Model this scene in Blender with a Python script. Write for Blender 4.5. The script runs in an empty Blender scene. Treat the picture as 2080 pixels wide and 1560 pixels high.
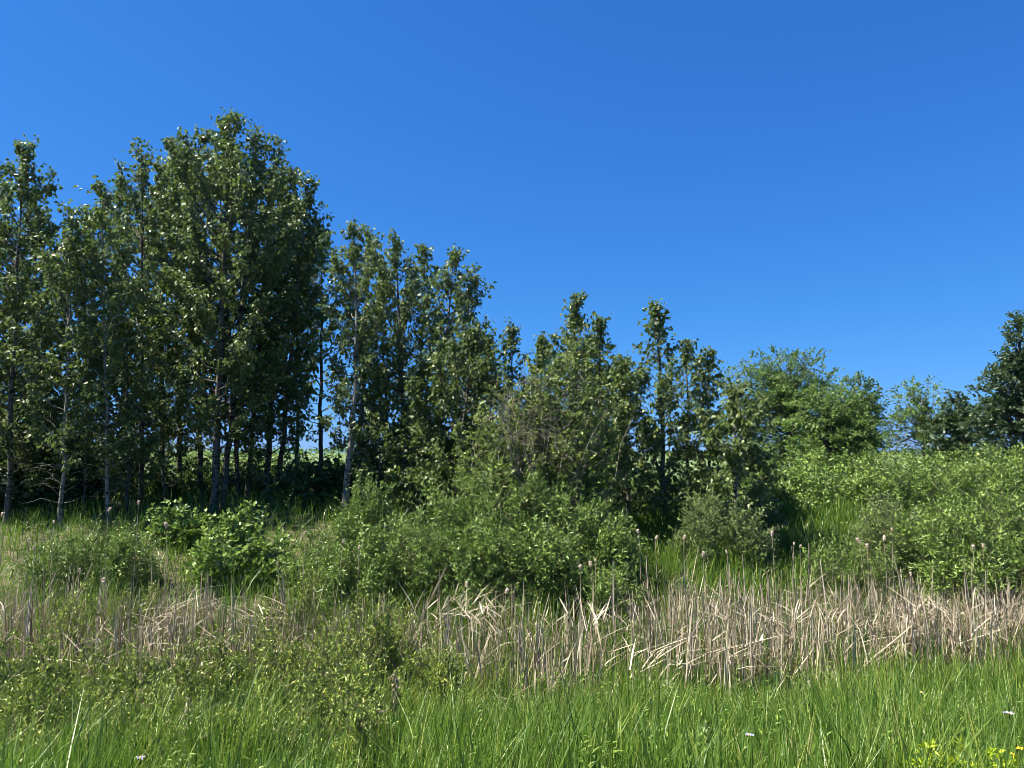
import bpy, math
import numpy as np

# ------------------------------------------------------------------ camera, light, exposure
sc = bpy.context.scene
COL = sc.collection
CAM_Z, PITCH, F = 3.3, math.atan(140 / 1442), 1442.0
cam = bpy.data.cameras.new('camera')
cam.lens, cam.sensor_width = 36 * F / 2080, 36
cam.clip_start, cam.clip_end = 0.1, 5000
camo = bpy.data.objects.new('camera', cam)
COL.objects.link(camo)
camo.location = (0, 0, CAM_Z)
camo.rotation_euler = (math.radians(90) + PITCH, 0, 0)
sc.camera = camo

SUN_EL = math.radians(57)
SUN_AZ = math.atan2(-1.0, -0.08)           # clockwise from +Y: the sun stands high to the left
world = bpy.data.worlds.new('World')
sc.world = world
world.use_nodes = True
nt = world.node_tree
sky = nt.nodes.new('ShaderNodeTexSky')
sky.sky_type = 'NISHITA'
sky.sun_disc = False
sky.sun_elevation, sky.sun_rotation = SUN_EL, SUN_AZ
sky.altitude, sky.air_density, sky.dust_density, sky.ozone_density = 2000, 1.0, 0.3, 6.0
bg = nt.nodes['Background']
bg.inputs['Strength'].default_value = 0.085


def vmath(op, a, b):
    n = nt.nodes.new('ShaderNodeVectorMath')
    n.operation = op
    nt.links.new(a, n.inputs[0])
    if isinstance(b, tuple):
        n.inputs[1].default_value = b
    else:
        nt.links.new(b, n.inputs[1])
    return n.outputs[0]


# colour response of the whole sky, alike in every direction: gain per channel with a soft shoulder
gain = vmath('MULTIPLY', sky.outputs[0], (.21, .725, 1.62))
knee = vmath('ADD', vmath('MULTIPLY', sky.outputs[0], (0, .172, .24)), (1, 1, 1))
nt.links.new(vmath('DIVIDE', gain, knee), bg.inputs['Color'])

sun = bpy.data.lights.new('sun', 'SUN')
sun.energy, sun.angle, sun.color = 5.0, math.radians(0.5), (1.0, 0.94, 0.82)
suno = bpy.data.objects.new('sun', sun)
COL.objects.link(suno)
suno.rotation_euler = (math.pi / 2 - SUN_EL, 0, -SUN_AZ + math.pi)
suno.location = (-30, 0, 40)
sc.view_settings.view_transform = 'Standard'
sc.view_settings.look = 'None'
sc.cycles.filter_width = 0.75
sc.view_settings.exposure = 1.5
sc.view_settings.gamma = 1.0
sc.view_settings.use_curve_mapping = False

# ------------------------------------------------------------------ helpers
rng = np.random.default_rng(11)
CP, SP = math.cos(PITCH), math.sin(PITCH)


def at(px, py, D):
    """World point at depth D (metres along +Y) seen towards pixel px, py of the 2080 wide photograph."""
    u, v = (px - 1040) / F, (780 - py) / F
    t = D / (CP - v * SP)
    return np.array([t * u, D, CAM_Z + t * (SP + v * CP)])


GY = np.array([-40, 0, 1.5, 5.0, 8.5, 9.8, 13.2, 14.5, 17.5, 20, 30, 60, 4000.])
GZ = np.array([1.7, 1.7, 1.5, .78, .08, 0, .06, .55, 1.45, 1.75, 1.85, 1.85, 1.85])


def gz(x, y):
    x, y = np.asarray(x, float), np.asarray(y, float)
    z = np.interp(y + .35 * np.sin(x * .55) * np.clip((y - 9) / 6, 0, 1), GY, GZ)
    return z + .05 * np.sin(x * 1.3 + y * .7) * np.sin(y * 1.1 - x * .4)


def nrm(a):
    return a / np.maximum(np.linalg.norm(a, axis=-1, keepdims=True), 1e-9)


def runit(n, r=None):
    return nrm((r or rng).normal(size=(n, 3)))


def mesh(name, V, faces, mat, parent=None, var=None, smooth=False, loc=None):
    """One mesh object from numpy arrays; faces is a list of (n, k) index arrays."""
    V = np.asarray(V, np.float32).reshape(-1, 3)
    faces = [np.asarray(f, np.int32) for f in faces if len(f)]
    me = bpy.data.meshes.new(name)
    me.vertices.add(len(V))
    me.vertices.foreach_set('co', V.ravel())
    li = np.concatenate([f.ravel() for f in faces])
    tot = np.concatenate([np.full(len(f), f.shape[1], np.int32) for f in faces])
    st = np.concatenate([[0], np.cumsum(tot)[:-1]]).astype(np.int32)
    me.loops.add(len(li))
    me.loops.foreach_set('vertex_index', li)
    me.polygons.add(len(tot))
    me.polygons.foreach_set('loop_start', st)
    me.polygons.foreach_set('loop_total', tot)
    if smooth:
        me.polygons.foreach_set('use_smooth', np.ones(len(tot), bool))
    if var is not None:
        a = me.attributes.new('var', 'FLOAT', 'POINT')
        a.data.foreach_set('value', np.asarray(var, np.float32).ravel())
    me.update(calc_edges=True)
    me.materials.append(mat)
    o = bpy.data.objects.new(name, me)
    COL.objects.link(o)
    if parent is not None:
        o.parent = parent
    if loc is not None:
        o.location = loc
    return o


def tag(o, label=None, cat=None, group=None, kind=None):
    for k, v in (('label', label), ('category', cat), ('group', group), ('kind', kind)):
        if v:
            o[k] = v
    return o


def thing(name, label, cat, loc, group=None):
    o = bpy.data.objects.new(name, None)
    o.empty_display_size = .2
    COL.objects.link(o)
    o.location = [float(c) for c in loc]
    return tag(o, label, cat, group)


def join(parts):
    """Merge (V, faces, var) triples."""
    Vs, Fs, Xs, off = [], [], [], 0
    for V, fs, x in parts:
        Vs.append(V)
        Xs.append(x)
        Fs += [np.asarray(f) + off for f in fs]
        off += len(V)
    return np.concatenate(Vs), Fs, np.concatenate(Xs)


OVATE = (np.array([[0, 0, 0], [.24, -.5, .10], [.62, -.37, .09], [1, 0, -.12], [.62, .37, .09], [.24, .5, .10]]),
         [np.array([[0, 3, 4, 5], [0, 1, 2, 3]])])
KITE = (np.array([[0, 0, 0], [.36, -.5, .12], [1, 0, -.08], [.36, .5, .12]]), [np.array([[0, 1, 2], [0, 2, 3]])])
LANCE = (np.array([[0, 0, 0], [.42, -.5, .10], [1, 0, -.10], [.42, .5, .10]]),
         [np.array([[0, 1, 2], [0, 2, 3]])])


def leaves(pos, ax, nr, L, W, tmpl=OVATE, var=None):
    T, fs = tmpl
    n, k = len(pos), len(T)
    u = nrm(ax)
    s = nrm(np.cross(nr, u))
    w = np.cross(u, s)
    L, W = np.broadcast_to(L, n), np.broadcast_to(W, n)
    V = (pos[:, None] + u[:, None] * (T[None, :, 0, None] * L[:, None, None])
         + s[:, None] * (T[None, :, 1, None] * W[:, None, None])
         + w[:, None] * (T[None, :, 2, None] * L[:, None, None]))
    F_ = [(np.arange(n)[:, None, None] * k + f[None]).reshape(-1, f.shape[1]) for f in fs]
    if var is None:
        var = rng.random(n)
    return V.reshape(-1, 3), F_, np.repeat(var, k)


def tubes(P, Rr, k=4, var=None):
    """P (B, S, 3) centre lines, Rr (B, S) radii -> tapered tubes."""
    P, Rr = np.asarray(P, float), np.asarray(Rr, float)
    B, S = P.shape[:2]
    t = nrm(P[:, -1] - P[:, 0])
    ref = np.where(np.abs(t[:, 2:3]) > .8, np.array([[1., 0, 0]]), np.array([[0, 0, 1.]]))
    a = nrm(np.cross(t, ref))
    b = np.cross(t, a)
    ang = np.arange(k) * 2 * math.pi / k
    ring = a[:, None] * np.cos(ang)[None, :, None] + b[:, None] * np.sin(ang)[None, :, None]
    V = P[:, :, None] + ring[:, None] * Rr[:, :, None, None]
    i, j, l = np.meshgrid(np.arange(B), np.arange(S - 1), np.arange(k), indexing='ij')
    l2 = (l + 1) % k
    base = (i * S + j) * k
    q = np.stack([base + l2, base + l, base + k + l, base + k + l2], -1).reshape(-1, 4)
    if var is None:
        var = rng.random(B)
    return V.reshape(-1, 3), [q], np.repeat(var, S * k)


def blades(pos, az, h, lean, curl, w, S=3, var=None, face=None):
    """Grass-like blades that taper and arch over. az: direction of the arch."""
    n = len(pos)
    d = np.stack([np.cos(az), np.sin(az), np.zeros(n)], -1)
    fa = az + math.pi / 2 + rng.normal(0, .7, n) if face is None else face
    s = np.stack([np.cos(fa), np.sin(fa), np.zeros(n)], -1)
    t = np.linspace(0, 1, S + 1)
    hor = h[:, None] * (lean[:, None] * t + curl[:, None] * t ** 2.2)
    ver = h[:, None] * (t - .42 * np.minimum(curl, 1.5)[:, None] * t ** 2.4)
    C = pos[:, None] + d[:, None] * hor[..., None]
    C[:, :, 2] += ver
    wt = w[:, None] * np.array([.75, 1, .75, .5, .3][:S] if S > 2 else [.9, .8])[None]
    Lf, Rt = C[:, :S] - s[:, None] * wt[..., None] / 2, C[:, :S] + s[:, None] * wt[..., None] / 2
    V = np.concatenate([np.stack([Lf, Rt], 2).reshape(n, 2 * S, 3), C[:, S:]], 1)
    k = 2 * S + 1
    off = (np.arange(n) * k)[:, None]
    q = np.concatenate([off + np.array([2 * j, 2 * j + 1, 2 * j + 3, 2 * j + 2]) for j in range(S - 1)])
    tr = off + np.array([2 * S - 2, 2 * S - 1, 2 * S])
    if var is None:
        var = rng.random(n)
    return V.reshape(-1, 3), [q, tr], np.repeat(var, k)


# ------------------------------------------------------------------ materials
def ramp(ns, stops):
    r = ns.new('ShaderNodeValToRGB')
    el = r.color_ramp.elements
    while len(el) < len(stops):
        el.new(.5)
    for e, (p, c) in zip(el, stops):
        e.position, e.color = p, (*c, 1)
    return r


def leaf_mat(name, stops, under=None, rough=.42, transl=.35, tcol=(.16, .26, .03), spec=.5, scale=.6):
    m = bpy.data.materials.new(name)
    m.use_nodes = True
    t = m.node_tree
    ns, ln = t.nodes, t.links
    p, out = ns['Principled BSDF'], ns['Material Output']
    at_ = ns.new('ShaderNodeAttribute')
    at_.attribute_name = 'var'
    geo = ns.new('ShaderNodeNewGeometry')
    no = ns.new('ShaderNodeTexNoise')
    no.inputs['Scale'].default_value = scale
    no.inputs['Detail'].default_value = 2
    ln.new(geo.outputs['Position'], no.inputs['Vector'])
    ad = ns.new('ShaderNodeMath')
    ad.operation = 'MULTIPLY_ADD'
    ad.inputs[1].default_value = .55
    ln.new(no.outputs['Fac'], ad.inputs[0])
    sb = ns.new('ShaderNodeMath')
    sb.operation = 'MULTIPLY_ADD'
    sb.inputs[1].default_value = .8
    sb.inputs[2].default_value = -.17
    ln.new(at_.outputs['Fac'], sb.inputs[0])
    ln.new(sb.outputs[0], ad.inputs[2])
    r = ramp(ns, stops)
    ln.new(ad.outputs[0], r.inputs[0])
    col = r.outputs[0]
    if under:
        mx = ns.new('ShaderNodeMix')
        mx.data_type = 'RGBA'
        ln.new(geo.outputs['Backfacing'], mx.inputs[0])
        ln.new(col, mx.inputs[6])
        mx.inputs[7].default_value = (*under, 1)
        col = mx.outputs[2]
    ln.new(col, p.inputs['Base Color'])
    p.inputs['Roughness'].default_value = rough
    p.inputs['Specular IOR Level'].default_value = spec
    if transl:
        tr = ns.new('ShaderNodeBsdfTranslucent')
        mul = ns.new('ShaderNodeMix')
        mul.data_type = 'RGBA'
        mul.inputs[0].default_value = .6
        ln.new(col, mul.inputs[6])
        mul.inputs[7].default_value = (*tcol, 1)
        ln.new(mul.outputs[2], tr.inputs['Color'])
        ms = ns.new('ShaderNodeMixShader')
        ms.inputs[0].default_value = transl
        ln.new(p.outputs[0], ms.inputs[1])
        ln.new(tr.outputs[0], ms.inputs[2])
        ln.new(ms.outputs[0], out.inputs['Surface'])
    return m


def bark_mat(name, a, b, scale=14, stretch=.25, rough=.85):
    m = bpy.data.materials.new(name)
    m.use_nodes = True
    t = m.node_tree
    ns, ln = t.nodes, t.links
    p = ns['Principled BSDF']
    geo = ns.new('ShaderNodeNewGeometry')
    mp = ns.new('ShaderNodeMapping')
    mp.inputs['Scale'].default_value = (1, 1, stretch)
    ln.new(geo.outputs['Position'], mp.inputs[0])
    no = ns.new('ShaderNodeTexNoise')
    no.inputs['Scale'].default_value = scale
    no.inputs['Detail'].default_value = 5
    ln.new(mp.outputs[0], no.inputs['Vector'])
    r = ramp(ns, [(.35, a), (.65, b)])
    ln.new(no.outputs['Fac'], r.inputs[0])
    m2 = ns.new('ShaderNodeMapping')
    m2.inputs['Scale'].default_value = (1, 1, 3.5)
    ln.new(geo.outputs['Position'], m2.inputs[0])
    n2 = ns.new('ShaderNodeTexNoise')
    n2.inputs['Scale'].default_value = 4.5
    n2.inputs['Detail'].default_value = 3
    ln.new(m2.outputs[0], n2.inputs['Vector'])
    sc_ = ramp(ns, [(.36, tuple(x * .3 for x in a)), (.46, (1, 1, 1))])
    ln.new(n2.outputs['Fac'], sc_.inputs[0])
    mu = ns.new('ShaderNodeMix')
    mu.data_type, mu.blend_type = 'RGBA', 'MULTIPLY'
    mu.inputs[0].default_value = 1
    ln.new(r.outputs[0], mu.inputs[6])
    ln.new(sc_.outputs[0], mu.inputs[7])
    ln.new(mu.outputs[2], p.inputs['Base Color'])
    bp = ns.new('ShaderNodeBump')
    bp.inputs['Strength'].default_value = .6
    bp.inputs['Distance'].default_value = .01
    ln.new(no.outputs['Fac'], bp.inputs['Height'])
    ln.new(bp.outputs[0], p.inputs['Normal'])
    p.inputs['Roughness'].default_value = rough
    return m


M_POP = leaf_mat('poplar_leaf', [(0, (.022, .045, .012)), (.5, (.07, .105, .022)), (.85, (.14, .18, .04)), (1, (.24, .26, .06))],
                 under=(.13, .16, .075), rough=.45, transl=.28, spec=.38)
M_POPFAR = leaf_mat('far_poplar_leaf', [(0, (.05, .10, .02)), (.6, (.125, .205, .038)), (1, (.24, .31, .06))],
                    under=(.11, .18, .06), rough=.45, transl=.3)
M_SHADED = leaf_mat('shaded_poplar_leaf', [(0, (.02, .045, .02)), (.6, (.04, .075, .028)), (1, (.07, .11, .035))],
                  under=(.08, .11, .07), rough=.45, transl=.2)  # shade painted into the leaf colour: darker, bluer copy for shaded crowns
M_WIL = leaf_mat('willow_leaf', [(0, (.05, .10, .018)), (.5, (.15, .25, .035)), (1, (.31, .40, .075))],
                 under=(.13, .19, .07), rough=.42, transl=.22, scale=.9)
M_SCRUB = leaf_mat('scrub_willow_leaf', [(0, (.055, .095, .012)), (.5, (.19, .26, .025)), (1, (.40, .43, .06))],
                   under=(.13, .18, .06), rough=.42, transl=.24, scale=1.2)
M_TANGLE = leaf_mat('tangled_willow_leaf', [(0, (.07, .12, .02)), (.5, (.19, .26, .045)), (1, (.36, .40, .08))], under=(.15, .20, .07), rough=.45, transl=.32, scale=1.2)
M_BRAMBLE = leaf_mat('bramble_leaf', [(0, (.06, .12, .015)), (.5, (.15, .25, .03)), (1, (.27, .36, .06))],
                     under=(.14, .19, .10), rough=.45, transl=.3)
M_GREYWIL = leaf_mat('grey_willow_leaf', [(0, (.065, .11, .022)), (.5, (.14, .20, .04)), (1, (.24, .30, .08))],
                     under=(.14, .18, .10), rough=.5, transl=.28)
M_LIME = leaf_mat('lime_leaf', [(0, (.2, .30, .01)), (.6, (.34, .44, .015)), (1, (.5, .55, .03))], rough=.5, transl=.35, tcol=(.4, .5, .02))
M_GRASS = leaf_mat('grass_blade', [(0, (.035, .085, .014)), (.4, (.085, .165, .022)), (.75, (.17, .25, .035)), (.93, (.29, .34, .06)), (1, (.46, .40, .21))],
                   rough=.4, transl=.35, scale=.8, tcol=(.13, .26, .02))
M_REED = leaf_mat('green_reed_blade', [(0, (.025, .075, .03)), (.6, (.05, .12, .045)), (1, (.09, .17, .05))], rough=.38, transl=.3)
M_TAN = leaf_mat('dead_reed', [(0, (.085, .062, .038)), (.3, (.215, .175, .115)), (.65, (.385, .33, .235)), (1, (.58, .52, .41))],
                 rough=.6, transl=.15, tcol=(.4, .3, .16), spec=.4, scale=5)
M_FLUFF = leaf_mat('seed_fluff', [(0, (.5, .39, .28)), (1, (.78, .66, .52))], rough=.95, transl=.1, tcol=(.4, .3, .2), spec=.1, scale=60)
M_BARK = bark_mat('poplar_bark', (.045, .042, .032), (.125, .12, .092))
M_PALE = bark_mat('pale_bark', (.10, .096, .073), (.24, .232, .185))
M_TWIG = bark_mat('twig_bark', (.10, .075, .05), (.20, .16, .11), 8, 1)
M_GREYTWIG = bark_mat('grey_twig_bark', (.15, .125, .095), (.30, .255, .205), 8, 1)
M_STEM = bark_mat('green_stem', (.05, .09, .02), (.09, .14, .03), 20, 1)


def plain(name, c, rough=.6):
    m = bpy.data.materials.new(name)
    m.use_nodes = True
    t = m.node_tree
    p = t.nodes['Principled BSDF']
    no = t.nodes.new('ShaderNodeTexNoise')
    no.inputs['Scale'].default_value = 60
    r = ramp(t.nodes, [(.3, tuple(x * .8 for x in c)), (.7, c)])
    t.links.new(no.outputs['Fac'], r.inputs[0])
    t.links.new(r.outputs[0], p.inputs['Base Color'])
    p.inputs['Roughness'].default_value = rough
    return m


M_LILAC = plain('lilac_petal', (.42, .38, .68))
M_YELLOW = plain('yellow_petal', (.85, .55, .01))

# ------------------------------------------------------------------ ground
def build_ground():
    ys = np.concatenate([np.linspace(-30, 0, 8), np.linspace(.5, 40, 90), np.geomspace(42, 3500, 40)])
    xs = np.concatenate([-np.geomspace(3500, 31, 30), np.linspace(-30, 30, 81), np.geomspace(31, 3500, 30)])
    X, Y = np.meshgrid(xs, ys)
    Z = gz(X, Y)
    V = np.stack([X, Y, Z], -1).reshape(-1, 3)
    nx = len(xs)
    i, j = np.meshgrid(np.arange(len(ys) - 1), np.arange(nx - 1), indexing='ij')
    a = (i * nx + j).ravel()
    m = bpy.data.materials.new('marsh_soil')
    m.use_nodes = True
    t = m.node_tree
    ns, ln = t.nodes, t.links
    geo = ns.new('ShaderNodeNewGeometry')
    n1 = ns.new('ShaderNodeTexNoise')
    n1.inputs['Scale'].default_value = 3.5
    n1.inputs['Detail'].default_value = 8
    ln.new(geo.outputs['Position'], n1.inputs['Vector'])
    soil = ramp(ns, [(.3, (.035, .028, .015)), (.5, (.06, .06, .02)), (.7, (.13, .105, .06))])
    ln.new(n1.outputs['Fac'], soil.inputs[0])
    n2 = ns.new('ShaderNodeTexNoise')
    n2.inputs['Scale'].default_value = .15
    n2.inputs['Detail'].default_value = 9
    ln.new(geo.outputs['Position'], n2.inputs['Vector'])
    fld = ramp(ns, [(.3, (.05, .10, .02)), (.55, (.09, .14, .035)), (.75, (.17, .18, .07))])
    ln.new(n2.outputs['Fac'], fld.inputs[0])
    sp = ns.new('ShaderNodeSeparateXYZ')
    ln.new(geo.outputs['Position'], sp.inputs[0])
    mr = ns.new('ShaderNodeMapRange')
    mr.inputs[1].default_value, mr.inputs[2].default_value = 22, 34
    ln.new(sp.outputs[1], mr.inputs[0])
    mx = ns.new('ShaderNodeMix')
    mx.data_type = 'RGBA'
    ln.new(mr.outputs[0], mx.inputs[0])
    ln.new(soil.outputs[0], mx.inputs[6])
    ln.new(fld.outputs[0], mx.inputs[7])
    p = ns['Principled BSDF']
    ln.new(mx.outputs[2], p.inputs['Base Color'])
    p.inputs['Roughness'].default_value = .95
    o = mesh('ground', V, [np.stack([a, a + 1, a + nx + 1, a + nx], -1)], m, smooth=True)
    tag(o, kind='structure')


build_ground()

# ------------------------------------------------------------------ trees
def curve_pts(a, b, bow, S, wob, r):
    t = np.linspace(0, 1, S)[:, None]
    p = a + (b - a) * t + bow * np.sin(t * math.pi)
    w = r.normal(0, wob, (S, 3))
    w[0] = 0
    w[-1] = 0
    w[:, 2] *= .3
    return p + w


PROF_COL = ([0, .12, .35, .6, .8, .92, 1], [.5, .8, 1, .97, .74, .46, .08])
PROF_FULL = ([0, .1, .3, .6, .82, .93, 1], [.7, .95, 1, .95, .72, .45, .1])
PROF_CONE = ([0, .1, .3, .55, .75, .9, 1], [.7, .95, 1, .8, .52, .26, .05])


def poplar(label, base, top, wl, wr, cs=.25, prof=PROF_COL, nb=48, dens=1., L=.085, r0=.09, seed=0, mat=M_POP,
           bark=M_BARK, group='young poplars beyond the reeds', name='poplar_tree', bow=(0, 0, 0), dead=6, wid=.78):
    """A straight young poplar: trunk with limbs, dead lower twigs, leafy crown."""
    r = np.random.default_rng(seed + 100)
    base = np.array(base, float)
    base[2] = gz(base[0], base[1]) - .05
    top = np.array(top, float)
    H = top[2] - base[2]
    root = thing(name, label, 'tree', base, group)
    tp = curve_pts(np.zeros(3), top - base, np.array(bow, float), 16, .018, r)
    tt = np.linspace(0, 1, 16)
    tr = r0 * (1 - tt) ** .85 + .006
    tr[0] *= 1.25

    def trunk_at(f):
        return np.stack([np.interp(f, tt, tp[:, k]) for k in range(3)], -1)
    # limbs
    hb = cs * .85 + (0.97 - cs * .85) * (np.arange(nb) + r.random(nb)) / nb
    az = np.arange(nb) * 2.39996 + r.normal(0, .5, nb)
    th = np.radians(np.interp(hb, [cs, .6, 1], [58, 44, 26]) + r.normal(0, 8, nb))
    wside = np.where(np.cos(az) < 0, wl, wr)
    wy = (wl + wr) / 2
    wmax = np.sqrt((np.cos(az) * wside) ** 2 + (np.sin(az) * wy) ** 2)
    rad = wmax * .5
    for _ in range(3):
        ht = np.clip(hb + rad / np.tan(th) / H, 0, .985)
        rad = wmax * np.interp((ht - cs) / (1 - cs), *prof)
    rad = rad * r.uniform(.6, 1.06, nb)
    ht = np.clip(hb + rad / np.tan(th) / H, 0, .99)
    S = 7
    t = np.linspace(0, 1, S)
    st = trunk_at(hb)
    d = np.stack([np.cos(az), np.sin(az)], -1)
    P = np.repeat(st[:, None], S, 1)
    P[:, :, :2] += d[:, None] * (rad[:, None] * t ** .85)[..., None]
    P[:, :, 2] += ((ht - hb) * H)[:, None] * t ** 1.25
    P[:, 1:] += r.normal(0, .03, (nb, S - 1, 3)) * rad[:, None, None]
    Lb = np.sqrt(rad ** 2 + ((ht - hb) * H) ** 2)
    rb = (.006 + .011 * Lb)[:, None] * (1 - .85 * t)[None]
    V, Fs, X = tubes(tp[None], tr[None], 10, [.5])
    to = mesh('trunk', V, Fs, bark, root, smooth=True)
    parts = [tubes(P, rb, 4)]
    if dead:
        hd = r.uniform(.08, max(cs, .2), dead)
        ad = r.uniform(0, 6.283, dead)
        s0 = trunk_at(hd)
        ld = r.uniform(.35, 1.1, dead)
        PD = np.repeat(s0[:, None], 5, 1)
        td = np.linspace(0, 1, 5)
        PD[:, :, 0] += (np.cos(ad) * ld)[:, None] * td
        PD[:, :, 1] += (np.sin(ad) * ld)[:, None] * td
        PD[:, :, 2] += (ld * r.uniform(.0, .5, dead))[:, None] * np.sin(td * 2.2)
        PD[:, 1:] += r.normal(0, .03, (dead, 4, 3))
        parts.append(tubes(PD, np.repeat(np.linspace(.011, .003, 5)[None], dead, 0), 4))
    V, Fs, X = join(parts)
    tag(mesh('branches', V, Fs, bark, to, smooth=True), kind='stuff')
    # twigs
    nt_ = np.maximum(5, (Lb * 14.5 * dens).astype(int))
    bi = np.repeat(np.arange(nb), nt_)
    n = len(bi)
    f = r.uniform(.22, 1, n) ** .8
    k = np.clip((f * (S - 1)).astype(int), 0, S - 2)
    fr = f * (S - 1) - k
    sp = P[bi, k] * (1 - fr)[:, None] + P[bi, k + 1] * fr[:, None]
    tg = nrm(P[bi, k + 1] - P[bi, k])
    dd = nrm(tg + runit(n, r) * .95 + np.array([0, 0, .25]))
    ln = r.uniform(.14, .5, n) * (1.1 - .35 * f)
    # leader shoots
    nl = int(26 * dens)
    hl = r.uniform(.84, 1.0, nl)
    sp = np.concatenate([sp, trunk_at(hl)])
    dl = nrm(runit(nl, r) * np.array([1, 1, .4]) + np.array([0, 0, .9]))
    dd = np.concatenate([dd, dl])
    ln = np.concatenate([ln, r.uniform(.1, .3, nl)])
    n += nl
    pm = r.permutation(n)
    sp, dd, ln = sp[pm], dd[pm], ln[pm]
    t3 = np.linspace(0, 1, 3)
    PT = sp[:, None] + dd[:, None] * (ln[:, None] * t3)[..., None]
    PT[:, 2, 2] += .12 * ln
    nk = int(n * .4)
    V, Fs, X = tubes(PT[:nk, ::2], np.repeat(np.array([[.005, .002]]), nk, 0), 3)
    tag(mesh('twigs', V, Fs, bark, to), kind='stuff')
    # leaves
    m = r.integers(5, 11, n)
    ti = np.repeat(np.arange(n), m)
    N = len(ti)
    ff = r.uniform(.15, 1.1, N)
    pet = runit(N, r)
    ax = nrm(dd[ti] * .3 + pet * .75 + np.array([0, 0, -.75]))
    pos = sp[ti] + dd[ti] * (ln[ti] * ff)[:, None] + nrm(dd[ti] * .4 + pet) * .035
    nn = nrm(runit(N, r) * .9 + pet * .35 + np.array([-.1, -.25, .55]))
    Ls = L * r.uniform(.45, 1.2, N)
    V, Fs, X = leaves(pos, ax, nn, Ls, Ls * wid * r.uniform(.7, 1.1, N), KITE, np.clip(.12 + .62 * r.random(N) + .25 * (r.random(n)[ti]), 0, 1))
    mesh('crown', V, Fs, mat, root, X)
    return root


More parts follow.
